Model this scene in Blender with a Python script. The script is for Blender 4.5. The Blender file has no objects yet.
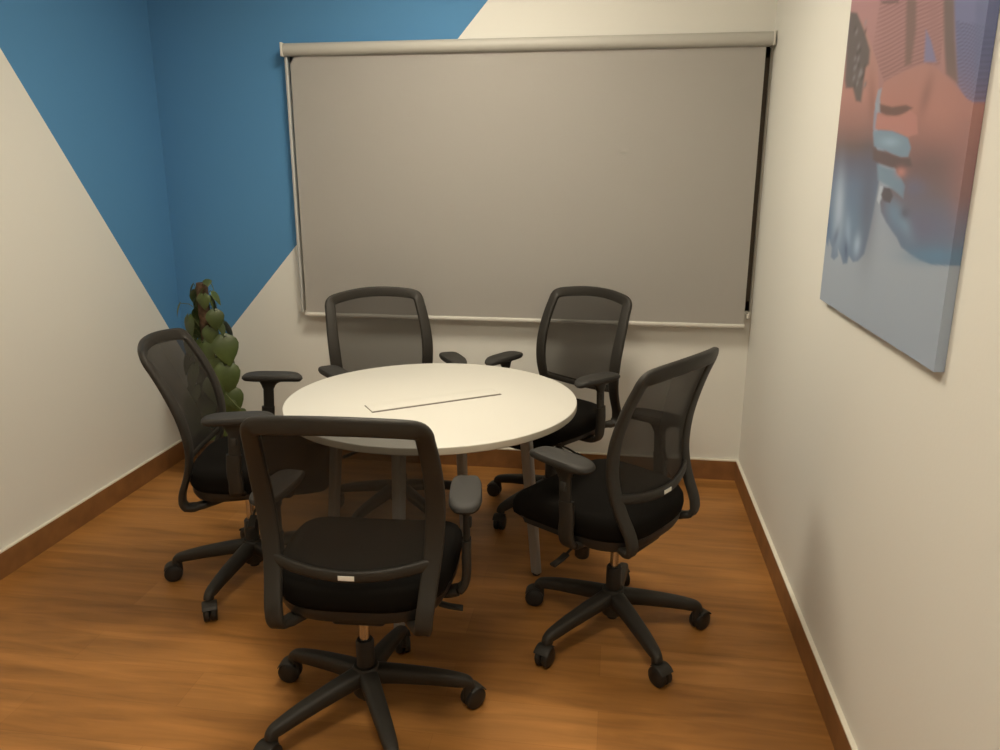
import bpy, bmesh, math, random
import numpy as np
from mathutils import Vector, Matrix
random.seed(7)
SC = bpy.context.scene
COL = SC.collection
R = math.radians
PI = math.pi

# ------------------------------------------------------------------ measures (metres)
XL, XR, YB, YF, ZC = -2.345, 0.665, 3.87, -1.25, 2.72      # room
TABLE = (-0.641, 2.627)

# ------------------------------------------------------------------ materials
def lin(c):
    return tuple((v / 255 / 12.92 if v / 255 <= .04045 else ((v / 255 + .055) / 1.055) ** 2.4) for v in c) + (1,)

def mat(name, color, rough=.6, metal=0., spec=.5, noise=None, bump=None, coat=0.):
    m = bpy.data.materials.new(name); m.use_nodes = True
    nt = m.node_tree; b = nt.nodes['Principled BSDF']
    b.inputs['Base Color'].default_value = color
    b.inputs['Roughness'].default_value = rough
    b.inputs['Metallic'].default_value = metal
    b.inputs['Specular IOR Level'].default_value = spec
    b.inputs['Coat Weight'].default_value = coat
    tc = nt.nodes.new('ShaderNodeTexCoord')
    if noise:
        sc, amt = noise
        n = nt.nodes.new('ShaderNodeTexNoise'); n.inputs['Scale'].default_value = sc
        n.inputs['Detail'].default_value = 4
        nt.links.new(tc.outputs['Object'], n.inputs['Vector'])
        mx = nt.nodes.new('ShaderNodeMix'); mx.data_type = 'RGBA'; mx.blend_type = 'MULTIPLY'
        mx.inputs[0].default_value = 1
        mx.inputs[6].default_value = color
        mr = nt.nodes.new('ShaderNodeMapRange'); mr.inputs[3].default_value = 1 - amt; mr.inputs[4].default_value = 1 + amt
        mr.inputs[1].default_value = .3; mr.inputs[2].default_value = .7
        nt.links.new(n.outputs['Fac'], mr.inputs[0]); nt.links.new(mr.outputs[0], mx.inputs[7])
        nt.links.new(mx.outputs[2], b.inputs['Base Color'])
    if bump:
        sc, st = bump
        n = nt.nodes.new('ShaderNodeTexNoise'); n.inputs['Scale'].default_value = sc
        nt.links.new(tc.outputs['Object'], n.inputs['Vector'])
        bp = nt.nodes.new('ShaderNodeBump'); bp.inputs['Strength'].default_value = st; bp.inputs['Distance'].default_value = .002
        nt.links.new(n.outputs['Fac'], bp.inputs['Height']); nt.links.new(bp.outputs[0], b.inputs['Normal'])
    return m

WALL = (.75, .745, .70, 1)
BLUE = (.088, .255, .485, 1)

def paint_wall(name, axis, tests):
    """cream wall paint with a painted blue shape: tests = list of (a, b, c): a*h + b*z > c, all must hold"""
    m = mat(name, WALL, .75, spec=.3, bump=(90, .12))
    nt = m.node_tree; b = nt.nodes['Principled BSDF']
    tc = nt.nodes.new('ShaderNodeTexCoord'); sx = nt.nodes.new('ShaderNodeSeparateXYZ')
    nt.links.new(tc.outputs['Object'], sx.inputs[0])
    prev = None
    for (a, bb, c) in tests:
        m1 = nt.nodes.new('ShaderNodeMath'); m1.operation = 'MULTIPLY'; m1.inputs[1].default_value = a
        nt.links.new(sx.outputs[axis], m1.inputs[0])
        m2 = nt.nodes.new('ShaderNodeMath'); m2.operation = 'MULTIPLY_ADD'; m2.inputs[1].default_value = bb
        nt.links.new(sx.outputs['Z'], m2.inputs[0]); nt.links.new(m1.outputs[0], m2.inputs[2])
        m3 = nt.nodes.new('ShaderNodeMath'); m3.operation = 'GREATER_THAN'; m3.inputs[1].default_value = c
        nt.links.new(m2.outputs[0], m3.inputs[0])
        if prev is None: prev = m3
        else:
            mm = nt.nodes.new('ShaderNodeMath'); mm.operation = 'MULTIPLY'
            nt.links.new(prev.outputs[0], mm.inputs[0]); nt.links.new(m3.outputs[0], mm.inputs[1]); prev = mm
    mx = nt.nodes.new('ShaderNodeMix'); mx.data_type = 'RGBA'
    mx.inputs[6].default_value = WALL; mx.inputs[7].default_value = BLUE
    nt.links.new(prev.outputs[0], mx.inputs[0]); nt.links.new(mx.outputs[2], b.inputs['Base Color'])
    return m

def wood_floor():
    m = mat('laminate', (.3, .15, .07, 1), .46, spec=.28)
    nt = m.node_tree; b = nt.nodes['Principled BSDF']; N = nt.nodes.new; L = nt.links.new
    tc = N('ShaderNodeTexCoord')
    br = N('ShaderNodeTexBrick'); br.offset = .37; br.inputs['Scale'].default_value = 1
    br.inputs['Brick Width'].default_value = 1.25; br.inputs['Row Height'].default_value = .165
    br.inputs['Mortar Size'].default_value = .0012; br.inputs['Mortar Smooth'].default_value = .3
    br.inputs['Color1'].default_value = (.30, .130, .032, 1); br.inputs['Color2'].default_value = (.37, .168, .046, 1)
    br.inputs['Mortar'].default_value = (.28, .122, .032, 1)
    L(tc.outputs['Object'], br.inputs['Vector'])
    mp = N('ShaderNodeMapping'); mp.inputs['Scale'].default_value = (1.3, 11, 1)
    L(tc.outputs['Object'], mp.inputs['Vector'])
    n = N('ShaderNodeTexNoise'); n.inputs['Scale'].default_value = 1.6; n.inputs['Detail'].default_value = 6; n.inputs['Roughness'].default_value = .55
    n.inputs['Distortion'].default_value = .6
    L(mp.outputs[0], n.inputs['Vector'])
    mr = N('ShaderNodeMapRange'); mr.inputs[1].default_value = .3; mr.inputs[2].default_value = .7; mr.inputs[3].default_value = .72; mr.inputs[4].default_value = 1.28
    L(n.outputs['Fac'], mr.inputs[0])
    mx = N('ShaderNodeMix'); mx.data_type = 'RGBA'; mx.blend_type = 'MULTIPLY'; mx.inputs[0].default_value = 1
    L(br.outputs['Color'], mx.inputs[6]); L(mr.outputs[0], mx.inputs[7]); L(mx.outputs[2], b.inputs['Base Color'])
    return m

def mesh_fabric(name, color, open_):
    m = bpy.data.materials.new(name); m.use_nodes = True
    nt = m.node_tree; b = nt.nodes['Principled BSDF']; out = nt.nodes['Material Output']
    b.inputs['Base Color'].default_value = color; b.inputs['Roughness'].default_value = .8
    b.inputs['Specular IOR Level'].default_value = .3
    tr = nt.nodes.new('ShaderNodeBsdfTransparent'); ms = nt.nodes.new('ShaderNodeMixShader')
    # a woven mesh closes up when seen at a slant
    lw = nt.nodes.new('ShaderNodeLayerWeight'); lw.inputs[0].default_value = .5
    mm = nt.nodes.new('ShaderNodeMath'); mm.operation = 'MULTIPLY_ADD'; mm.inputs[1].default_value = -open_; mm.inputs[2].default_value = open_
    nt.links.new(lw.outputs['Facing'], mm.inputs[0]); nt.links.new(mm.outputs[0], ms.inputs[0])
    nt.links.new(b.outputs[0], ms.inputs[1]); nt.links.new(tr.outputs[0], ms.inputs[2]); nt.links.new(ms.outputs[0], out.inputs[0])
    return m

M = dict(
    wall=mat('wall_paint', WALL, .75, spec=.3, bump=(90, .12)),
    ceil=mat('ceiling_paint', (.8, .78, .74, 1), .9),
    floor=wood_floor(),
    base=mat('skirting_wood', (.235, .105, .034, 1), .5, noise=(14, .15)),
    cap=mat('skirting_cap', (.74, .70, .60, 1), .6),
    blind=mat('blind_fabric', (.70, .67, .63, 1), .9, spec=.2),
    rail=mat('blind_rail', (.60, .58, .53, 1), .45),
    casc=mat('blind_cassette', (.44, .43, .395, 1), .5),
    alu=mat('brown_window_frame', (.10, .075, .055, 1), .5),
    alupale=mat('pale_guide', (.50, .51, .50, 1), .4),
    night=mat('night_glass', (.01, .012, .015, 1), .05),
    top=mat('table_laminate', (.68, .665, .61, 1), .42, spec=.4),
    edge=mat('table_edge', (.50, .46, .38, 1), .5),
    slot=mat('slot_dark', (.12, .10, .085, 1), .7),
    grey=mat('grey_metal', (.34, .335, .325, 1), .45, metal=.25),
    plast=mat('black_plastic', (.023, .020, .016, 1), .55, spec=.4, bump=(700, .1)),
    plast2=mat('dark_plastic', (.016, .015, .014, 1), .45, spec=.4),
    pad=mat('pad_rubber', (.030, .028, .025, 1), .65, spec=.45),
    chrome=mat('chrome', (.55, .53, .5, 1), .25, metal=1.),
    seat=mat('seat_fabric', (.005, .004, .003, 1), .95, spec=.12, bump=(600, .4)),
    mesh=mesh_fabric('back_mesh_fabric', (.024, .021, .017, 1), .30),
    tag=mat('silver_tag', (.8, .79, .74, 1), .4),
    leaf=mat('leaf_green', (.058, .084, .022, 1), .45, noise=(9, .35)),
    stem=mat('stem_green', (.10, .12, .04, 1), .6),
    moss=mat('coir', (.095, .058, .034, 1), .95, noise=(60, .4), bump=(80, 1.)),
    pot=mat('pot_brown', (.06, .035, .022, 1), .6),
    soil=mat('soil', (.03, .02, .012, 1), .95, bump=(60, 1.)),
)

# ------------------------------------------------------------------ helpers
def obj(name, bm, m=None, parent=None, smooth=True, angle=38):
    me = bpy.data.meshes.new(name); bm.normal_update(); bm.to_mesh(me); bm.free()
    o = bpy.data.objects.new(name, me); COL.objects.link(o)
    if m is not None:
        for mm in (m if isinstance(m, (list, tuple)) else [m]): me.materials.append(mm)
    if smooth:
        me.shade_smooth()
        me.set_sharp_from_angle(angle=R(angle))
    if parent: o.parent = parent
    return o

def tag(o, label=None, cat=None, group=None, kind=None):
    if label: o['label'] = label
    if cat: o['category'] = cat
    if group: o['group'] = group
    if kind: o['kind'] = kind
    return o

def empty(name, loc, rz=0):
    o = bpy.data.objects.new(name, None); COL.objects.link(o)
    o.location = loc; o.rotation_euler = (0, 0, rz); o.empty_display_size = .1
    return o

def box(bm, x0, x1, y0, y1, z0, z1, mi=0, bev=0, mtx=None):
    vs = [bm.verts.new((x, y, z)) for x in (x0, x1) for y in (y0, y1) for z in (z0, z1)]
    fs = []
    for q in ((0, 1, 3, 2), (4, 6, 7, 5), (0, 4, 5, 1), (2, 3, 7, 6), (0, 2, 6, 4), (1, 5, 7, 3)):
        f = bm.faces.new([vs[i] for i in q]); f.material_index = mi; fs.append(f)
    if mtx is not None: bmesh.ops.transform(bm, matrix=mtx, verts=vs)
    if bev:
        es = list({e for f in fs for e in f.edges})
        bmesh.ops.bevel(bm, geom=es, offset=bev, segments=3, affect='EDGES', profile=.5)

def lathe(bm, prof, seg=32, center=(0, 0, 0), axis='z', mtx=None, mi=0):
    rings = []
    for (r, z) in prof:
        ring = []
        for k in range(seg if r > 1e-6 else 1):
            a = 2 * PI * k / seg
            p = Vector((r * math.cos(a), r * math.sin(a), z))
            if axis == 'x': p = Vector((p.z, p.x, p.y))
            if axis == 'y': p = Vector((p.y, p.z, p.x))
            p = p + Vector(center)
            if mtx is not None: p = mtx @ p
            ring.append(bm.verts.new(p))
        rings.append(ring)
    for a, b in zip(rings, rings[1:]):
        if len(a) == 1 and len(b) == 1: continue
        n = max(len(a), len(b))
        for k in range(n):
            k2 = (k + 1) % n
            q = [a[k % len(a)], a[k2 % len(a)], b[k2 % len(b)], b[k % len(b)]]
            q2 = []
            for v in q:
                if v not in q2: q2.append(v)
            f = bm.faces.new(q2); f.material_index = mi

def catmull(pts, n=6, closed=False):
    P = [Vector(p) for p in pts]; out = []
    N = len(P)
    rng = range(N) if closed else range(N - 1)
    for i in rng:
        if closed: p0, p1, p2, p3 = P[i - 1], P[i], P[(i + 1) % N], P[(i + 2) % N]
        else: p0, p1, p2, p3 = P[max(i - 1, 0)], P[i], P[i + 1], P[min(i + 2, N - 1)]
        for k in range(n):
            t = k / n
            out.append(.5 * ((2 * p1) + (-p0 + p2) * t + (2 * p0 - 5 * p1 + 4 * p2 - p3) * t * t + (-p0 + 3 * p1 - 3 * p2 + p3) * t ** 3))
    if not closed: out.append(P[-1])
    return out

def sweep(bm, pts, W, T, ref=(0, 1, 0), seg=14, power=3., closed=False, refs=None, mi=0):
    """rounded-rectangular bar along pts. T = size along ref, W = size across."""
    n = len(pts); rings = []
    for i, p in enumerate(pts):
        if closed: t = pts[(i + 1) % n] - pts[i - 1]
        else: t = pts[min(i + 1, n - 1)] - pts[max(i - 1, 0)]
        t = t.normalized(); rf = Vector(refs[i] if refs else ref)
        s = t.cross(rf).normalized(); u = s.cross(t).normalized()
        w = W[i] if isinstance(W, (list, tuple)) else W
        h = T[i] if isinstance(T, (list, tuple)) else T
        ring = []
        for k in range(seg):
            a = 2 * PI * k / seg; c, d = math.cos(a), math.sin(a)
            cx = math.copysign(abs(c) ** (2 / power), c) * w / 2
            cy = math.copysign(abs(d) ** (2 / power), d) * h / 2
            ring.append(bm.verts.new(p + s * cx + u * cy))
        rings.append(ring)
    m = n if closed else n - 1
    for i in range(m):
        a, b = rings[i], rings[(i + 1) % n]
        for k in range(seg):
            f = bm.faces.new([a[k], a[(k + 1) % seg], b[(k + 1) % seg], b[k]]); f.material_index = mi
    if not closed:
        for ring in (rings[0], rings[-1]):
            c = sum((v.co for v in ring), Vector()) / seg
            cv = bm.verts.new(c)
            for k in range(seg):
                f = bm.faces.new([ring[k], ring[(k + 1) % seg], cv]); f.material_index = mi
    return rings

def fix(bm):
    bmesh.ops.recalc_face_normals(bm, faces=bm.faces[:]); return bm

def interp(tbl, z):
    if z <= tbl[0][0]: return tbl[0][1]
    for (a, b), (c, d) in zip(tbl, tbl[1:]):
        if z <= c:
            t = (z - a) / (c - a); t = t * t * (3 - 2 * t) if False else t
            return b + (d - b) * t
    return tbl[-1][1]

def smooth_tbl(tbl, n=8):
    pts = catmull([(a, b, 0) for a, b in tbl], n); return [(p.x, p.y) for p in pts]

def copy_tree(o, parent=None):
    c = o.copy(); COL.objects.link(c); c.parent = parent
    for ch in list(o.children): copy_tree(ch, c)
    return c

# ------------------------------------------------------------------ the room
def structure(name, bm, m, smooth=False):
    return tag(obj(name, fix(bm), m, smooth=smooth), kind='structure')

bm = bmesh.new(); box(bm, XL - .12, XR + .12, YF - .12, YB + .3, -.1, 0); structure('floor', bm, M['floor'])
bm = bmesh.new(); box(bm, XL - .12, XR + .12, YF - .12, YB + .3, ZC, ZC + .1); structure('ceiling', bm, M['ceil'])
# blue triangle: left wall line through (y 2.844,z 2.0) - (y 3.87,z .563) ; back wall line through (x -2.063,z .708) - (x -.632,z 2.315)
sl = (2.0 - .563) / (3.87 - 2.844)
Mleft = paint_wall('left_wall_paint', 'Y', [(sl, 1, sl * 3.87 + .563)])
sb = (2.315 - .708) / (2.063 - .632)
Mback = paint_wall('back_wall_paint', 'X', [(-sb, 1, .708 + sb * 2.063)])
bm = bmesh.new(); box(bm, XL - .12, XL, YF - .12, YB + .12, 0, ZC); structure('wall_left', bm, Mleft)
bm = bmesh.new(); box(bm, XR, XR + .12, YF - .12, YB + .12, 0, ZC); structure('wall_right', bm, M['wall'])
bm = bmesh.new(); box(bm, XL - .12, XR + .12, YF - .12, YF, 0, ZC); structure('wall_near', bm, M['wall'])
# back wall with the window opening behind the blind
wx0, wx1, wz0, wz1 = -1.56, .660, .88, 2.09
bm = bmesh.new()
box(bm, XL, wx0, YB, YB + .12, 0, ZC); box(bm, wx1, XR, YB, YB + .12, 0, ZC)
box(bm, wx0, wx1, YB, YB + .12, 0, wz0); box(bm, wx0, wx1, YB, YB + .12, wz1, ZC)
structure('wall_back', bm, Mback)
w = empty('window_1', ((wx0 + wx1) / 2, YB + .06, wz0)); tag(w, kind='structure')
cx = (wx0 + wx1) / 2; hw_ = (wx1 - wx0) / 2; H_ = wz1 - wz0
bm = bmesh.new()
for a, b, c, d in ((-hw_, -hw_ + .05, 0, H_), (hw_ - .05, hw_, 0, H_), (-hw_, hw_, 0, .05), (-hw_, hw_, H_ - .05, H_), (-.025, .025, 0, H_)):
    box(bm, a, b, -.03, .03, c, d, bev=.003)
obj('window_frame', fix(bm), M['alu'], w)
bm = bmesh.new(); box(bm, -hw_ + .01, hw_ - .01, -.004, .004, .01, H_ - .01); obj('window_pane', fix(bm), M['night'], w, smooth=False)

# skirting: wooden board with a thin pale cap line on top
BH, BT = .103, .014
def skirting(name, x0, x1, y0, y1):
    bm = bmesh.new(); box(bm, x0, x1, y0, y1, 0, BH, 0); box(bm, x0, x1, y0, y1, BH, BH + .006, 1)
    tag(obj(name, fix(bm), [M['base'], M['cap']], smooth=False), kind='structure')
skirting('baseboard_left', XL, XL + BT, YF, YB)
skirting('baseboard_right', XR - BT, XR, YF, YB)
skirting('baseboard_back', XL + BT, XR - BT, YB - BT, YB)
skirting('baseboard_near', XL + BT, XR - BT, YF, YF + BT)

# ------------------------------------------------------------------ roller blind
bx0, bx1 = -1.625, .655
by = YB - .075
bl = empty('roller_blind', ((bx0 + bx1) / 2, by, .80))
tag(bl, 'wide grey roller blind drawn down over the window on the far wall', 'blind')
ox, oz = (bx0 + bx1) / 2, .80
h = (bx1 - bx0) / 2
bm = bmesh.new()
pr = [Vector((0, 0, 0))]
sweep(bm, [Vector((-h, .018, 1.311)), Vector((h, .018, 1.311))], .062, .060, ref=(0, 0, 1), seg=24, power=2.2)
obj('cassette', fix(bm), M['casc'], bl)
for s in (-1, 1):
    bm = bmesh.new(); box(bm, s * h - .006 if s > 0 else -h - .006, s * h + .004 if s > 0 else -h + .006, -.015, .072, 1.279, 1.342, bev=.004)
    obj('end_bracket', fix(bm), M['rail'], bl)
bm = bmesh.new()
nx, nz = 60, 24
gx0, gx1 = -h + .030, h - .030
g = [[bm.verts.new((gx0 + (gx1 - gx0) * i / nx, .018 + .0035 * math.sin(i * .9) * (1 - j / nz) * .4, .022 + (1.30 - .022) * j / nz)) for j in range(nz + 1)] for i in range(nx + 1)]
for i in range(nx):
    for j in range(nz): bm.faces.new((g[i][j], g[i + 1][j], g[i + 1][j + 1], g[i][j + 1]))
bmesh.ops.solidify(bm, geom=bm.faces[:], thickness=.0012)
obj('blind_fabric', fix(bm), M['blind'], bl)
bm = bmesh.new(); sweep(bm, [Vector((gx0 - .003, .018, .018)), Vector((gx1 + .003, .018, .018))], .022, .022, ref=(0, 0, 1), seg=12, power=3)
obj('bottom_rail', fix(bm), M['rail'], bl)
bm = bmesh.new()
box(bm, -h + .003, -h + .015, .018, .030, .030, 1.29, bev=.002)
box(bm, -h + .001, -h + .008, .018, .074, .030, 1.29, bev=.002)
obj('side_guide', fix(bm), M['alupale'], bl)
bm = bmesh.new(); box(bm, h - .017, h - .003, .030, .046, .052, .078, bev=.003); obj('chain_clip', fix(bm), M['rail'], bl)

# ------------------------------------------------------------------ canvas print on the right wall
def art():
    CX = XR - .021
    y0, y1, z0, z1 = 1.622, 2.547, 1.156, 2.46
    # camera model used only to carry measured outlines of the print on to the canvas plane, once
    f, pi_, ya, H = 772.53, .2592, .1477, 1.55
    fw = np.array([-math.sin(ya) * math.cos(pi_), math.cos(ya) * math.cos(pi_), -math.sin(pi_)])
    rt = np.array([math.cos(ya), math.sin(ya), 0]); up = np.cross(rt, fw)
    def w2p(Y, Z):
        dx = CX; dz = Z - H
        dep = dx * fw[0] + Y * fw[1] + dz * fw[2]
        return 500 + f * (dx * rt[0] + Y * rt[1]) / dep, 375 - f * (dx * up[0] + Y * up[1] + dz * up[2]) / dep
    ny, nz = 250, 350
    Y, Z = np.meshgrid(np.linspace(y0, y1, ny + 1), np.linspace(z0, z1, nz + 1), indexing='ij')
    px, py = w2p(Y, Z)
    C = np.zeros(Y.shape + (3,))
    PR = np.array([[0.8445, 0.2898, 0.2912], [-0.0751, 0.4971, -0.0357], [0.1371, 0.0947, 0.6053], [8.8907, 5.5725, -0.4942]])    # print pigments
    def L3(c): return np.array(lin(np.clip(np.array(list(c) + [1.]) @ PR, 0, 255))[:3])
    def sstep(a, b, x): t = np.clip((x - a) / (b - a), 0, 1); return t * t * (3 - 2 * t)
    def sdist(poly):
        P = np.array(poly, float); n = len(P); inside = np.zeros(px.shape, bool); d = np.full(px.shape, 1e9)
        for i in range(n):
            ax, ay = P[i]; bx, by_ = P[(i + 1) % n]
            ex, ey = bx - ax, by_ - ay; L = ex * ex + ey * ey + 1e-9
            t = np.clip(((px - ax) * ex + (py - ay) * ey) / L, 0, 1)
            d = np.minimum(d, np.hypot(px - ax - t * ex, py - ay - t * ey))
            c = ((ay > py) != (by_ > py)) & (px < ex * (py - ay) / (by_ - ay + 1e-12) + ax)
            inside ^= c
        return np.where(inside, d, -d)
    def put(col, mask):
        C[:] = C * (1 - mask[..., None]) + col * mask[..., None]
    def vgrad(stops):
        out = np.zeros(C.shape)
        ys = [s[0] for s in stops]; cs = np.array([L3(s[1]) for s in stops])
        for k in range(3): out[..., k] = np.interp(py, ys, cs[:, k])
        return out
    def poly(p, col, soft=1.2, amt=1.):
        put(col if isinstance(col, np.ndarray) and col.ndim == 3 else np.broadcast_to(L3(col), C.shape), sstep(-soft, soft, sdist(p)) * amt)
    def blob(cx, cy, rx, ry, col, amt=1., ang=0):
        c, s = math.cos(ang), math.sin(ang)
        u = ((px - cx) * c + (py - cy) * s) / rx; v = (-(px - cx) * s + (py - cy) * c) / ry
        put(np.broadcast_to(L3(col), C.shape), np.exp(-(u * u + v * v)) * amt)
    # ground of the print
    C[:] = vgrad([(0, (110, 116, 152)), (150, (140, 152, 170)), (260, (148, 160, 168)), (370, (146, 160, 172))])
    # striped cloth above
    cloth = vgrad([(-80, (160, 92, 92)), (20, (166, 96, 90)), (90, (158, 92, 84))])
    poly([(840, -120), (1010, -120), (1003, 0), (976, 104), (965, 120), (940, 110), (900, 110), (884, 108), (873, 100), (862, 30), (849, 18)], cloth)
    stripes = .5 + .5 * np.sin((py * .93 + (px - 850) * .45) * 1.55 + 1.2 * np.sin((px - 850) * .13))
    m = sstep(-1, 1.5, sdist([(853, -120), (960, -120), (948, 0), (940, 66), (922, 64), (905, 70), (884, 82), (872, 50), (880, 0)]))
    C[:] = C * (1 - .30 * (m * stripes * sstep(862, 885, px))[..., None])
    poly([(957, -120), (1012, -120), (1005, 0), (976, 106), (966, 100), (957, 84), (955, 40), (953, 0)], (98, 106, 156), 2.5)
    m = sstep(-1, 2, sdist([(955, 20), (985, 25), (984, 60), (976, 104), (966, 100), (957, 84)]))
    st2 = .5 + .5 * np.sin((py - (px - 960) * .1 + 2.5 * np.sin((px - 955) * .16)) * 1.75)
    C[:] = C * (1 - .34 * (m * st2)[..., None])
    poly([(978, -60), (1010, -60), (996, 20), (984, 62), (976, 98), (974, 60)], (82, 98, 146), 3, .6)
    poly([(926, 30), (931, 40), (937, 62), (924, 62)], (108, 110, 158), 2.2, .9)
    poly([(911, -120), (918, -120), (916, 30), (911, 64), (905, 66), (906, 20)], (112, 78, 70), 2.5, .85)
    poly([(943, -60), (953, -60), (955, 40), (958, 84), (946, 74), (944, 40)], (98, 80, 76), 2.5, .9)
    poly([(925, -80), (932, -80), (938, 30), (941, 66), (936, 62), (930, 30)], (150, 86, 82), 2.5, .5)
    poly([(880, 1), (900, -1), (898, 3), (884, 4)], (100, 66, 64), 1.2, .8)
    # forearm and hand on the far side
    arm = vgrad([(40, (168, 100, 84)), (95, (170, 92, 74)), (125, (146, 84, 72)), (146, (106, 80, 78)), (162, (92, 92, 112)), (185, (92, 118, 150)), (225, (98, 134, 164)), (262, (92, 124, 158))])
    hand = [(851, 18), (862, 22), (871, 44), (878, 66), (879, 92), (874, 112), (873, 128), (877, 150), (880, 176), (877, 192), (873, 214), (868, 238), (864, 254), (858, 261), (853, 262), (849, 256),
            (848, 258), (847, 263), (843, 264), (841, 256), (838, 249), (838, 256), (834, 260), (831, 257), (832, 248), (829, 239), (828, 246), (826, 241), (824, 232), (828, 210), (830, 190), (836, 130), (842, 80)]
    poly(hand, arm, 1.3)
    blob(868, 205, 9, 55, (84, 88, 110), .65, .05)
    blob(839, 208, 5, 36, (168, 186, 200), .75, .05)
    blob(857, 245, 3.5, 11, (160, 186, 206), .7, .1)
    blob(848, 232, 3, 16, (142, 170, 196), .6)
    blob(836, 236, 2.2, 10, (66, 90, 132), .6, .25)
    blob(846, 250, 1.8, 9, (60, 86, 128), .7)
    blob(828, 222, 3, 16, (62, 94, 142), .7)
    blob(872, 100, 4, 26, (124, 66, 56), .5)
    # dark beaded hair falling over the wrist
    poly([(850, 12), (857, 13), (864, 30), (870, 50), (869, 64), (865, 68), (863, 88), (861, 102), (856, 101), (853, 88), (846, 88), (845, 80), (847, 40)], (92, 78, 76), 2.0)
    for k in range(26):
        rr = random.Random(k)
        blob(852 + rr.random() * 14, 22 + rr.random() * 66, 1.2, 3.5, (132, 122, 122) if k % 2 else (66, 54, 54), .6, .3)
    # large fist
    fist = vgrad([(64, (168, 94, 78)), (110, (170, 88, 70)), (140, (146, 82, 72)), (165, (122, 82, 80)), (195, (108, 92, 100)), (225, (94, 116, 146)), (268, (84, 128, 162))])
    poly([(884, 82), (900, 73), (916, 66), (926, 64), (936, 68), (946, 76), (956, 87), (967, 99), (978, 105), (990, 106), (972, 200), (960, 266), (945, 265.5), (931, 264.5), (920, 260), (910, 254),
          (901, 247), (897, 238), (892, 231), (886, 222), (881, 212), (880, 202), (884, 194), (894, 186), (896, 170), (884, 150), (877, 128), (878, 100)], fist, 1.3)
    blob(966, 170, 18, 70, (150, 84, 76), .75)
    blob(940, 110, 22, 28, (172, 92, 74), .5)
    blob(926, 96, 5, 22, (126, 72, 66), .6, .25)
    blob(930, 165, 24, 18, (110, 76, 76), .6)
    blob(925, 225, 24, 20, (100, 94, 122), .7)
    blob(903, 222, 6, 18, (112, 156, 184), .7, -.4)
    blob(894, 214, 7, 16, (98, 140, 172), .8, -.35)
    blob(935, 256, 30, 8, (82, 138, 176), .8)
    # fingers
    poly([(876, 112), (881, 113), (880, 98), (882, 88), (878, 90), (875, 104)], (132, 152, 168), 1.2, .8)
    poly([(880, 104), (892, 107), (906, 105), (913, 108), (906, 113), (896, 116), (886, 115), (880, 112)], (104, 66, 60), 1.6, .95)
    poly([(877, 114), (888, 117), (900, 116), (910, 110), (917, 116), (918, 134), (908, 137), (897, 132), (886, 130), (875, 129)], (176, 90, 74), 1.5)
    poly([(873, 132), (880, 130), (892, 131), (902, 135), (908, 138), (911, 148), (908, 157), (900, 157), (892, 154), (884, 150), (874, 146)], (110, 144, 166), 1.6)
    blob(890, 142, 9, 5, (142, 178, 198), .6)
    poly([(873, 149), (884, 151), (893, 155), (902, 158), (910, 158), (912, 166), (902, 168), (892, 168), (880, 164), (873, 160)], (96, 72, 74), 1.8)
    poly([(877, 164), (886, 168), (895, 170), (901, 178), (905, 186), (903, 198), (896, 192), (888, 186), (878, 180)], (108, 142, 164), 1.8)
    blob(901, 172, 5, 5, (186, 92, 74), .95)
    blob(914, 188, 12, 10, (92, 104, 142), .6)
    poly([(880, 186), (883, 186), (882, 195), (879, 204), (877, 200)], (168, 178, 182), 1., .9)
    poly([(884, 187), (890, 188), (893, 196), (890, 203), (884, 201), (881, 195)], (86, 78, 86), 1.3)
    blob(905, 213, 5, 6, (84, 84, 104), .8)
    # same print, as albedo under the room light
    wall_obs = np.array(lin((195, 179, 152))[:3]); alb = np.array([.75, .745, .70])
    A = np.clip(C / wall_obs * alb * ART_GAIN, 0, .9)
    me = bpy.data.meshes.new('canvas_print')
    T = .021
    verts = [(-T, float(Y[i, j]) - y0, float(Z[i, j]) - z0) for i in range(ny + 1) for j in range(nz + 1)]
    idx = lambda i, j: i * (nz + 1) + j
    faces = [(idx(i, j), idx(i, j + 1), idx(i + 1, j + 1), idx(i + 1, j)) for i in range(ny) for j in range(nz)]
    cols = [tuple(A[i, j]) for i in range(ny + 1) for j in range(nz + 1)]
    # wrapped edges repeat the border colours
    loop = [(i, 0) for i in range(ny + 1)] + [(ny, j) for j in range(1, nz + 1)] + [(i, nz) for i in range(ny - 1, -1, -1)] + [(0, j) for j in range(nz - 1, 0, -1)]
    st = len(verts)
    for (i, j) in loop:
        verts.append((-.001, float(Y[i, j]) - y0, float(Z[i, j]) - z0)); cols.append(tuple(A[i, j]))
    n = len(loop)
    for k in range(n):
        k2 = (k + 1) % n
        faces.append((idx(*loop[k]), idx(*loop[k2]), st + k2, st + k))
    faces.append(tuple(range(st, st + n)))
    me.from_pydata(verts, [], faces)
    ca = me.color_attributes.new('print', 'FLOAT_COLOR', 'POINT')
    ca.data.foreach_set('color', np.array([c + (1,) for c in cols], dtype=np.float32).ravel())
    m = mat('canvas_print', (1, 1, 1, 1), .6, spec=.35)
    at = m.node_tree.nodes.new('ShaderNodeAttribute'); at.attribute_name = 'print'
    m.node_tree.links.new(at.outputs['Color'], m.node_tree.nodes['Principled BSDF'].inputs['Base Color'])
    me.materials.append(m)
    bm = bmesh.new(); bm.from_mesh(me); fix(bm); bm.to_mesh(me); bm.free()
    root = bpy.data.objects.new('wall_canvas', me); COL.objects.link(root)
    root.location = (XR, y0, z0)
    tag(root, 'tall canvas print of red and blue lit hands hung on the right wall', 'picture')
ART_GAIN = .86
art()

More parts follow.
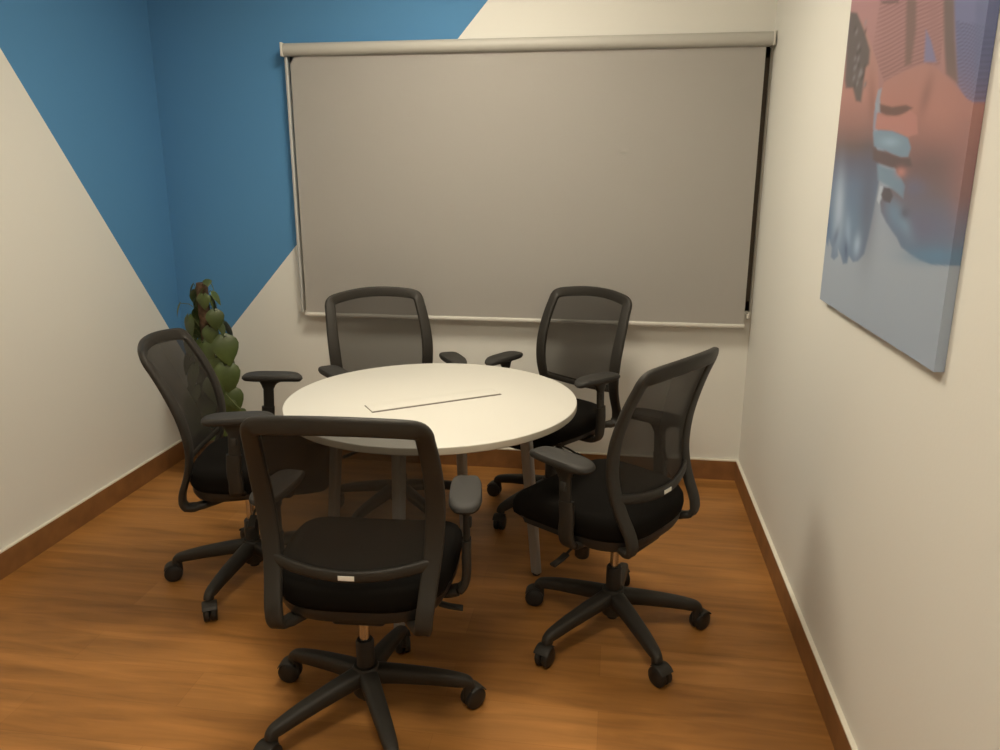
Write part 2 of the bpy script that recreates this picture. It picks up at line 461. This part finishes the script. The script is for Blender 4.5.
# ------------------------------------------------------------------ round table
tb = empty('round_table', (TABLE[0], TABLE[1], 0), R(51.5))
tag(tb, 'round white meeting table with grey metal legs in the middle of the room', 'table')
RT = .525
bm = bmesh.new()
lathe(bm, [(0, .75), (RT - .004, .75), (RT - .001, .7485), (RT, .746)], seg=96, mi=0)
lathe(bm, [(RT, .746), (RT, .727), (RT - .003, .724), (0, .724)], seg=96, mi=1)
bmesh.ops.remove_doubles(bm, verts=bm.verts[:], dist=1e-5)
obj('tabletop', fix(bm), [M['top'], M['edge']], tb)
# under-frame
bm = bmesh.new()
AX, PY = .332, .218
for s in (-1, 1):
    box(bm, s * .29 - .02, s * .29 + .02, -.21, .21, .690, .7235, bev=.003)
box(bm, -.29, .29, -.03, .03, .692, .722, bev=.003)
obj('underframe', fix(bm), M['grey'], tb)
for sx in (-1, 1):
    for sy in (-1, 1):
        bm = bmesh.new()
        p = [Vector((sx * (.285 + (AX - .285) * t), sy * (.187 + (PY - .187) * t), .70 - .69 * t)) for t in [k / 8 for k in range(9)]]
        sweep(bm, p, [.055 - .018 * k / 8 for k in range(9)], [.028] * 9, ref=(sx, 0, 0), seg=16, power=5)
        lg = obj('leg', fix(bm), M['grey'], tb)
        bm = bmesh.new(); lathe(bm, [(0, 0), (.014, 0), (.016, .004), (.014, .011), (0, .011)], seg=16, center=(sx * AX, sy * PY, 0))
        obj('foot', fix(bm), M['plast'], lg)
# cable flap let into the top
fa = R(35 - 51.5); fm = Matrix.Translation((0, 0, 0)) @ Matrix.Rotation(fa, 4, 'Z')
lx, ly = .018, -.022
cf = Matrix.Rotation(-R(51.5), 4, 'Z') @ Vector((-.6245 - TABLE[0], 2.601 - TABLE[1], 0))
bm = bmesh.new()
mt = Matrix.Translation((cf.x, cf.y, 0)) @ Matrix.Rotation(fa, 4, 'Z')
box(bm, -.247, .247, -.047, .048, .7485, .7508, bev=.0008, mtx=mt)
fr = obj('cable_flap_frame', fix(bm), M['slot'], tb)
bm = bmesh.new()
box(bm, -.2435, .2435, -.036, .0445, .7495, .7530, bev=.001, mtx=mt)
obj('cable_flap', fix(bm), M['top'], fr)

# ------------------------------------------------------------------ office chair
BACK_Y = smooth_tbl([(.385, -.225), (.43, -.245), (.49, -.235), (.56, -.205), (.64, -.186), (.74, -.190), (.84, -.215), (.93, -.248), (1.01, -.285)])
BACK_W = smooth_tbl([(.385, .186), (.45, .195), (.56, .206), (.66, .216), (.76, .222), (.86, .221), (.95, .213), (1.01, .205)])
def wrap(x): return .036 * (x / .2) ** 2
def backpt(x, z, off=0): return Vector((x, interp(BACK_Y, z) + wrap(x) + off, z))
ZR = .592    # height of the rail at the bottom of the mesh

def make_chair():
    t = empty('office_chair', (0, 0, 0))
    # --- five star base
    RB, ZA = .290, .098
    bm = bmesh.new()
    for k in range(5):
        a = 2 * PI * k / 5
        d = Vector((math.cos(a), math.sin(a), 0))
        pts = catmull([d * .02 + Vector((0, 0, .138)), d * .10 + Vector((0, 0, .129)), d * .20 + Vector((0, 0, .113)), d * .268 + Vector((0, 0, ZA)), d * (RB + .002) + Vector((0, 0, ZA - .008)), d * (RB + .008) + Vector((0, 0, ZA - .024))], 5)
        n = len(pts)
        sweep(bm, pts, [.058 - .026 * min(1, i / (n - 6)) for i in range(n)], [.054 - .020 * min(1, i / (n - 6)) for i in range(n)], ref=(0, 0, 1), seg=14, power=3.2,
              refs=[(0, 0, 1)] * (n - 5) + [tuple(d * .5 + Vector((0, 0, 1 - .15 * q))) for q in range(5)])
    lathe(bm, [(0, .072), (.034, .072), (.040, .082), (.040, .158), (.034, .168), (0, .168)], seg=28)
    obj('star_base', fix(bm), M['plast'], t)
    # --- casters
    for k in range(5):
        a = 2 * PI * k / 5
        c = Vector((math.cos(a), math.sin(a), 0)) * (RB + .006)
        sw = R(35 + 67 * k)
        mt = Matrix.Translation(c) @ Matrix.Rotation(sw, 4, 'Z') @ Matrix.Scale(1.2, 4)
        bm = bmesh.new()
        lathe(bm, [(0, .030), (.011, .030), (.011, .070), (0, .070)], seg=12, mtx=mt @ Matrix.Translation((-.004, 0, 0)))
        # hood over the wheels
        hp = [Vector((.014 - .0305 * math.cos(q), 0, .0285 + .0305 * math.sin(q))) for q in [R(58 + 10 * i) for i in range(10)]]
        rings = sweep(bm, [Vector((p.x, p.y, p.z)) for p in hp], .043, .004, refs=[tuple(p - Vector((.014, 0, .029))) for p in hp], seg=12, power=3)
        bmesh.ops.transform(bm, matrix=mt, verts=[v for r in rings for v in r])
        cvs = [v for v in bm.verts if v not in set(x for r in rings for x in r)]
        caps = cvs[-2:]
        bmesh.ops.transform(bm, matrix=mt, verts=caps)
        cs = obj('caster', fix(bm), M['plast'], t)
        for s in (-1, 1):
            bm = bmesh.new()
            lathe(bm, [(0, .004), (.012, .004), (.016, .001), (.0235, .001), (.0275, .004), (.0285, .009), (.0275, .016), (.024, .019), (.010, .0205), (0, .0205)], seg=24, axis='x')
            if s < 0: bmesh.ops.scale(bm, vec=(-1, 1, 1), verts=bm.verts[:])
            # turn axle along local y
            bmesh.ops.transform(bm, matrix=mt @ Matrix.Translation((.014, 0, .0285)) @ Matrix.Rotation(PI / 2, 4, 'Z'), verts=bm.verts[:])
            obj('wheel', fix(bm), M['plast2'], cs)
    # --- gas lift
    bm = bmesh.new(); lathe(bm, [(.0, .10), (.026, .10), (.026, .245), (.023, .25), (0, .25)], seg=24)
    lathe(bm, [(0, .055), (.018, .055), (.018, .075), (0, .075)], seg=16)
    gl = obj('gas_lift', fix(bm), M['plast2'], t)
    bm = bmesh.new(); lathe(bm, [(0, .25), (.0145, .25), (.0145, .385), (0, .385)], seg=20)
    obj('piston', fix(bm), M['chrome'], gl)
    # --- mechanism under the seat
    bm = bmesh.new()
    box(bm, -.075, .075, -.13, .11, .358, .408, bev=.014)
    lathe(bm, [(0, .328), (.028, .328), (.034, .360), (0, .360)], seg=20)
    bmesh.ops.translate(bm, vec=(0, 0, .005), verts=bm.verts[:])
    mc = obj('tilt_mechanism', fix(bm), M['plast2'], t)
    bm = bmesh.new(); lathe(bm, [(0, .278), (.019, .278), (.024, .284), (.026, .322), (.018, .330), (.012, .350), (0, .350)], seg=18, center=(.0, .135, 0))
    box(bm, -.025, .025, .10, .15, .345, .375, bev=.006)
    bmesh.ops.translate(bm, vec=(-.10, -.07, .022), verts=bm.verts[:])
    obj('tension_knob', fix(bm), M['plast'], mc)
    for s, y in ((1, .03), (-1, .06)):
        bm = bmesh.new()
        sweep(bm, catmull([(s * .06, y, .372), (s * .15, y, .366), (s * .205, y, .352)], 5), .009, .009, ref=(0, 0, 1), seg=8, power=2)
        sweep(bm, catmull([(s * .195, y, .354), (s * .225, y, .347), (s * .262, y + .004, .340)], 4), .026, .011, ref=(0, 0, 1), seg=10, power=2.5)
        bmesh.ops.translate(bm, vec=(0, 0, -.005), verts=bm.verts[:])
        obj('lever', fix(bm), M['plast'], mc)
    # --- seat
    def seat_outline(a):
        c, s = math.cos(a), math.sin(a); p = 3.6
        x = math.copysign(abs(c) ** (2 / p), c) * .250
        y = math.copysign(abs(s) ** (2 / p), s) * .252
        x *= 1 - .07 * (-(y / .252) if y < 0 else 0)
        return x, y + .050
    bm = bmesh.new(); seg = 56
    def zoff(x, y):
        return -.030 * max(0, (y - .12) / .142) ** 2 + .010 * (x / .245) ** 2 - .012 * max(0, (-y - .05) / .15) ** 2 * 0
    prof = [(.0, .500), (.35, .500), (.62, .501), (.80, .502), (.90, .499), (.955, .491), (.99, .475), (1.0, .452), (.985, .433), (.95, .419), (.6, .414), (0, .414)]
    rings = []
    for (r, z) in prof:
        if r == 0:
            rings.append([bm.verts.new((0, .05, z))]); continue
        ring = []
        for k in range(seg):
            x, y = seat_outline(2 * PI * k / seg); x, y = x * r, (y - .05) * r + .05
            ring.append(bm.verts.new((x, y, z + zoff(x, y) * (1 if z > .425 else .6))))
        rings.append(ring)
    for A, B in zip(rings, rings[1:]):
        for k in range(seg):
            q = []
            for v in (A[k % len(A)], A[(k + 1) % seg % len(A)], B[(k + 1) % seg % len(B)], B[k % len(B)]):
                if v not in q: q.append(v)
            bm.faces.new(q)
    bmesh.ops.translate(bm, vec=(0, .022, .022), verts=bm.verts[:])
    st = obj('seat', fix(bm), M['seat'], t, angle=80)
    bm = bmesh.new()
    rings = []
    for (r, z) in [(0, .416), (.93, .418), (.968, .424), (.965, .406), (.93, .388), (.80, .377), (.4, .373), (0, .373)]:
        if r == 0: rings.append([bm.verts.new((0, .05, z))]); continue
        ring = []
        for k in range(seg):
            x, y = seat_outline(2 * PI * k / seg); x, y = x * r, (y - .05) * r + .05
            ring.append(bm.verts.new((x, y, z + zoff(x, y) * .6)))
        rings.append(ring)
    for A, B in zip(rings, rings[1:]):
        for k in range(seg):
            q = []
            for v in (A[k % len(A)], A[(k + 1) % seg % len(A)], B[(k + 1) % seg % len(B)], B[k % len(B)]):
                if v not in q: q.append(v)
            bm.faces.new(q)
    bmesh.ops.translate(bm, vec=(0, .022, .022), verts=bm.verts[:])
    for v in bm.verts:
        if v.co.z < .43: v.co.z += .026 * min(1, max(0, (v.co.y + .06) / .26))
    obj('seat_shell', fix(bm), M['plast2'], st)
    # --- backrest frame: side posts over a bowed top, bending forward under the seat
    zt = .988
    def side(s):
        zs = [.468, .495, .54, .59, .65, .71, .77, .83, .89, .94]
        return [backpt(s * interp(BACK_W, z), z) for z in zs]
    ctrl = []
    ctrl += [Vector((-.10, -.07, .420)), Vector((-.155, -.14, .419)), Vector((-.184, -.190, .422)), backpt(-.194, .440, .004)]
    ctrl += side(-1)
    tops = [(-.211, .966), (-.199, .981), (-.165, .990), (-.08, 1.0), (0, 1.003), (.08, 1.0), (.165, .990), (.199, .981), (.211, .966)]
    ctrl += [backpt(x, z) for x, z in tops]
    ctrl += list(reversed(side(1)))
    ctrl += [backpt(.194, .440, .004), Vector((.184, -.190, .422)), Vector((.155, -.14, .419)), Vector((.10, -.07, .420))]
    pts = catmull(ctrl, 4)
    refs, W, T = [], [], []
    for i, p in enumerate(pts):
        if p.z < .45 and p.y > -.200: refs.append((0, 0, 1) if p.y > -.17 else (0, .5, 1)); W.append(.042); T.append(.024)
        else:
            refs.append((0, 1, .1 if p.z > .45 else .5)); W.append(.046 + .006 * math.exp(-((p.z - .72) / .16) ** 2)); T.append(.022)
    bm = bmesh.new(); sweep(bm, pts, W, T, refs=refs, seg=16, power=4)
    # curved rail at the foot of the mesh
    rp = [backpt(x, ZR - .018 * (1 - (x / .19) ** 2), 0) for x in [-.205 + .41 * k / 16 for k in range(17)]]
    sweep(bm, rp, .032, .016, ref=(0, 1, 0), seg=12, power=3)
    # cross piece that ties the bars under the seat
    sweep(bm, [Vector((-.13, -.105, .418)), Vector((0, -.10, .416)), Vector((.13, -.105, .418))], .05, .018, ref=(0, 0, 1), seg=12, power=3)
    bf = obj('back_frame', fix(bm), M['plast'], t, angle=60)
    bm = bmesh.new()
    mt = Matrix.Translation((0, interp(BACK_Y, ZR - .018) - .0095, ZR - .018))
    box(bm, -.021, .021, -.0012, .0012, -.0065, .0065, bev=.0005, mtx=mt)
    tg = obj('maker_tag', fix(bm), M['tag'], bf); tg['label'] = 'small silver tag'
    # --- mesh
    def ztop(x):
        return interp(sorted(tops), x) if abs(x) < .21 else .966
    bm = bmesh.new(); nu, nv = 30, 34
    G = []
    for i in range(nu + 1):
        u = -1 + 2 * i / nu; row = []
        for j in range(nv + 1):
            v = j / nv
            z0 = ZR - .018 * (1 - u * u)
            zt_ = ztop(u * .209)
            z = z0 + (zt_ - z0) * v
            x = u * (interp(BACK_W, z) - .004)
            row.append(bm.verts.new(backpt(x, z, .004)))
        G.append(row)
    for i in range(nu):
        for j in range(nv): bm.faces.new((G[i][j], G[i + 1][j], G[i + 1][j + 1], G[i][j + 1]))
    obj('back_mesh', fix(bm), M['mesh'], t, angle=180)
    # --- T-shaped armrests
    for s in (-1, 1):
        bm = bmesh.new()
        c = catmull([(s * .06, -.0, .420), (s * .17, -.0, .418), (s * .240, -.0, .422), (s * .270, .0, .440), (s * .278, .003, .475), (s * .279, 0, .52), (s * .279, .004, .58)], 5)
        sweep(bm, c, .052, .024, refs=[(0, 0, 1) if p.z < .43 else (s, 0, .35) if p.z < .46 else (s, 0, 0) for p in c], seg=14, power=3.4)
        sweep(bm, [Vector((s * .279, .002, .50)), Vector((s * .279, .008, .60)), Vector((s * .279, .012, .690))], .042, .018, ref=(1, 0, 0), seg=12, power=3)
        # flared head carrying the pad
        sweep(bm, catmull([(s * .279, .010, .655), (s * .279, .012, .680), (s * .279, .014, .694)], 3), [.042, .05, .058, .07, .085, .10, .12], .026, ref=(1, 0, 0), seg=12, power=3)
        ar = obj('armrest', fix(bm), M['plast'], t, angle=60)
        # pad
        bm = bmesh.new()
        toe = R(6) * s
        mt = Matrix.Translation((s * .275, .030, .694)) @ Matrix.Rotation(toe, 4, 'Z')
        rings = []; sg = 36
        for (r, z) in [(0, 0), (.80, .0), (.93, .003), (1.0, .012), (.985, .020), (.93, .0255), (.75, .0275), (0, .028)]:
            if r == 0: rings.append([bm.verts.new(mt @ Vector((0, 0, z)))]); continue
            ring = []
            for k in range(sg):
                a = 2 * PI * k / sg; cc, ss = math.cos(a), math.sin(a)
                x = math.copysign(abs(cc) ** .72, cc) * .045 * (1 - .10 * ss); y = math.copysign(abs(ss) ** .62, ss) * .122
                dz = -.010 * max(0, ss) ** 4 - .004 * max(0, -ss) ** 3
                ring.append(bm.verts.new(mt @ Vector((x * r if r < 1 else x, y * (r if r < 1 else 1), z + dz * (r ** 2)))))
            rings.append(ring)
        for A, B in zip(rings, rings[1:]):
            for k in range(sg):
                q = []
                for v in (A[k % len(A)], A[(k + 1) % sg % len(A)], B[(k + 1) % sg % len(B)], B[k % len(B)]):
                    if v not in q: q.append(v)
                bm.faces.new(q)
        obj('arm_pad', fix(bm), M['pad'], ar, angle=50)
        bm = bmesh.new(); box(bm, s * .279 + s * .008 - .006, s * .279 + s * .008 + .006, .0, .02, .615, .643, bev=.003)
        obj('height_button', fix(bm), M['pad'], ar)
    return t

# x, y, facing, base angle (deg, world), arm height setting, back height setting, back recline (deg), back depth setting, label
CH = [
    (-.655, 1.885, 93.5, 13, -.012, -.020, 0, 0, 'black mesh office chair nearest the viewer, its back turned, right in front of the table'),
    (-1.325, 2.58, 13, 264, .035, -.034, 5, 0, 'black mesh office chair on the left of the table, beside the climbing plant'),
    (.035, 2.405, 147, 10, 0, .004, 0, .025, 'black mesh office chair right of the table, seen side-on from behind'),
    (-.955, 3.22, -54, 30, .01, 0, 0, 0, 'black mesh office chair at the far side, below the left half of the blind'),
    (-.262, 3.36, -126, -133, -.01, 0, 1, -.022, 'black mesh office chair at the far side, below the right half of the blind'),
]
proto = make_chair()
for i, (x, y, fac, ba, ah, bh, rec, bd, label) in enumerate(CH):
    o = proto if i == 0 else copy_tree(proto)
    o.location = (x, y, 0); o.rotation_euler = (0, 0, R(fac - 90))
    tag(o, label, 'chair', 'mesh office chairs around the round table')
    for ch in o.children:
        if ch.name.startswith('armrest'): ch.location.z = ah
        if ch.name.startswith('back_'):
            ch.rotation_euler = (R(rec), 0, 0)
            ch.location = Vector((0, -.15 + bd, .42 + bh)) - (Matrix.Rotation(R(rec), 4, 'X') @ Vector((0, -.15, .42)))
        if ch.name.startswith(('star_base', 'caster')): ch.rotation_euler = (0, 0, R(ba) - R(fac - 90))

# small differences in how two chairs are adjusted: the seat slides on its base
lefty = [o for o in COL.objects if o.get('label') == CH[1][-1]][0]
for root, v in ((proto, (-.016, -.014, 0)), (lefty, (-.030, -.010, 0))):
    for ch in root.children:
        if ch.name.startswith(('star_base', 'caster', 'gas_lift')):
            ch.location = Matrix.Rotation(-root.rotation_euler.z, 3, 'Z') @ Vector(v)
arms = [ch for ch in proto.children if ch.name.startswith('armrest')]
arms[0].location.x = .022       # left arm set in a little
for ch in proto.children:
    if ch.name.startswith('seat'): ch.location = (0, -.020, 0)
for ch in lefty.children:
    if ch.name.startswith('seat'): ch.location = (0, -.032, 0)

# ------------------------------------------------------------------ plant on a coir pole
PX, PYY = -2.02, 3.55
pl = empty('potted_climber', (PX, PYY, 0))
tag(pl, 'green leafy climbing plant on a brown coir pole in the blue corner', 'plant')
bm = bmesh.new(); lathe(bm, [(0, 0), (.085, 0), (.09, .006), (.118, .20), (.126, .205), (.126, .228), (.116, .228), (.110, .19), (0, .19)], seg=36)
obj('pot', fix(bm), M['pot'], pl)
bm = bmesh.new(); lathe(bm, [(0, .19), (.06, .201), (.111, .196)], seg=28); obj('soil', fix(bm), M['soil'], pl)
bm = bmesh.new(); lathe(bm, [(0, .19), (.024, .19)] + [(.029 + .0025 * math.sin(k * 2.3), .19 + k * .0266) for k in range(1, 31)] + [(.027, 1.012), (0, 1.015)], seg=18)
obj('coir_pole', fix(bm), M['moss'], pl)
def leaf(bm, base, dirv, nrm, L, W):
    """heart-shaped leaf with a midrib fold and drooping tip"""
    d = dirv.normalized(); n = (nrm - d * nrm.dot(d)).normalized(); s = d.cross(n)
    prof = [(-.10, .30), (0, .62), (.12, .90), (.28, 1.0), (.45, .90), (.62, .70), (.78, .42), (.90, .19), (1.0, .0)]
    rows = []
    for (t, w) in prof:
        bend = -.28 * t * t * L
        c = base + d * (t * L) + n * bend
        if t < 0: cm = base + d * (.04 * L)
        else: cm = c
        ww = w * W / 2
        rows.append([c - s * ww + n * (-.10 * ww), c - s * ww * .5 + n * (.10 * ww), cm, c + s * ww * .5 + n * (.10 * ww), c + s * ww + n * (-.10 * ww)])
    V = [[bm.verts.new(p) for p in r] for r in rows[:-1]]; tip = bm.verts.new(rows[-1][2])
    for a, b in zip(V, V[1:]):
        for k in range(4): bm.faces.new((a[k], a[k + 1], b[k + 1], b[k]))
    for k in range(4): bm.faces.new((V[-1][k], V[-1][k + 1], tip))
bmL, bmS = bmesh.new(), bmesh.new()
rr = random.Random(11)
# vine that winds up the pole
vine = [Vector((.034 * math.cos(a), .034 * math.sin(a), .19 + .80 * (a / 18))) for a in [k * .3 for k in range(61)]]
sweep(bmS, vine, .007, .007, ref=(0, 0, 1), seg=6, power=2)
N = 46
for k in range(N):
    z = .24 + .75 * (k / (N - 1)) ** .95
    a = k * 2.4 + rr.uniform(-.4, .4)
    if z > .60: a = (R(15) if k % 2 else R(165)) + rr.uniform(-.5, .5)
    big = 1.0 - .55 * max(0, (z - .55) / .45)
    out = Vector((math.cos(a), math.sin(a), 0))
    o0 = out * .03 + Vector((0, 0, z))
    reach = rr.uniform(.035, .075) * (1 if z < .8 else .3)
    b = o0 + out * reach + Vector((0, 0, rr.uniform(.0, .04)))
    sweep(bmS, [o0, (o0 + b) / 2 + Vector((0, 0, .012)), b], .0035, .0035, ref=(.3, .2, 1), seg=5, power=2)
    dv = out * .45 + Vector((rr.uniform(-.3, .3), rr.uniform(-.3, .3), -1.0))
    nv = out + Vector((0, 0, .55)) + Vector((rr.uniform(-.3, .3), rr.uniform(-.3, .3), 0))
    L = rr.uniform(.12, .165) * big; leaf(bmL, b, dv, nv, L, L * rr.uniform(.72, .86))
# leaves with measured places on the room side
for (dx, dz, L, ang, lean) in [(.077, .84, .085, -60, .2), (-.06, .80, .105, -125, .1), (.112, .69, .125, -60, .2), (-.005, .655, .135, -100, .1), (.105, .545, .13, -65, .1),
                               (.11, .42, .13, -70, .1), (-.10, .885, .06, -150, .5), (.028, .93, .065, -80, .2), (.055, 1.015, .042, -60, .9), (.06, .60, .10, -70, .2), (-.07, .70, .10, -120, .2), (.045, .76, .08, -75, .2)]:
    out = Vector((math.cos(R(ang)), math.sin(R(ang)), 0))
    b = Vector((dx, -.045, dz + L * .5)); o0 = Vector((0.02 * (1 if dx > 0 else -1), -.02, dz - .01 if dz < 1 else 1.0))
    sweep(bmS, [o0, (o0 + b) / 2 + Vector((0, 0, .015)), b], .0035, .0035, ref=(.3, .2, 1), seg=5, power=2)
    leaf(bmL, b, Vector((dx * 2.2, -.2, -1 + lean)), out + Vector((0, 0, .35)), L * 1.2, L * 1.05)
# trailing shoot to the right
tr = catmull([(.03, -.02, .50), (.09, -.05, .47), (.15, -.07, .42), (.19, -.08, .39)], 5)
sweep(bmS, tr, .005, .005, ref=(0, 0, 1), seg=6, power=2)
leaf(bmL, tr[-1], Vector((.6, 0, -.8)), Vector((.2, -1, .4)), .05, .035)
leaf(bmL, tr[9], Vector((.3, -.2, -1)), Vector((.2, -1, .4)), .055, .04)
fo = obj('foliage', bmL, M['leaf'], pl, angle=70)
obj('stem', fix(bmS), M['stem'], pl)

# ------------------------------------------------------------------ ceiling lights
def emis(name, col, s):
    m = bpy.data.materials.new(name); m.use_nodes = True; nt = m.node_tree
    e = nt.nodes.new('ShaderNodeEmission'); e.inputs[0].default_value = col; e.inputs[1].default_value = s
    nt.links.new(e.outputs[0], nt.nodes['Material Output'].inputs[0]); return m
LIGHT_COL = (1.0, .89, .70, 1)
def downlight(x, y, strength, label, sz=.30):
    t = empty('ceiling_light', (x, y, ZC)); tag(t, label, 'ceiling light', 'square ceiling lights')
    bm = bmesh.new()
    for a, b, c, d in ((-sz, -sz + .02, -sz, sz), (sz - .02, sz, -sz, sz), (-sz + .02, sz - .02, -sz, -sz + .02), (-sz + .02, sz - .02, sz - .02, sz)):
        box(bm, a, b, c, d, -.02, 0)
    obj('light_frame', fix(bm), M['rail'], t, smooth=False)
    bm = bmesh.new(); box(bm, -sz + .02, sz - .02, -sz + .02, sz - .02, -.014, -.002)
    obj('light_diffuser', fix(bm), emis('diffuser_glow', LIGHT_COL, strength), t, smooth=False)
downlight(-.66, 2.66, 39.5, 'square glowing ceiling light above the round table')
downlight(-.40, .62, 31, 'square glowing ceiling light near the entrance side')

wd = bpy.data.worlds.new('World'); SC.world = wd; wd.use_nodes = True
wd.node_tree.nodes['Background'].inputs[0].default_value = (.02, .022, .03, 1)

# ------------------------------------------------------------------ camera
cam = bpy.data.cameras.new('Camera'); co = bpy.data.objects.new('Camera', cam); COL.objects.link(co)
cam.sensor_width = 36; cam.sensor_fit = 'HORIZONTAL'; cam.lens = 772.53 / 1000 * 36
cam.clip_start = .05
co.location = (0, 0, 1.55); co.rotation_euler = (PI / 2 - .2592, 0, .1477)
SC.camera = co
vs = SC.view_settings
vs.view_transform = 'Standard'; vs.look = 'None'; vs.gamma = 1; vs.use_curve_mapping = False; vs.exposure = 0.0
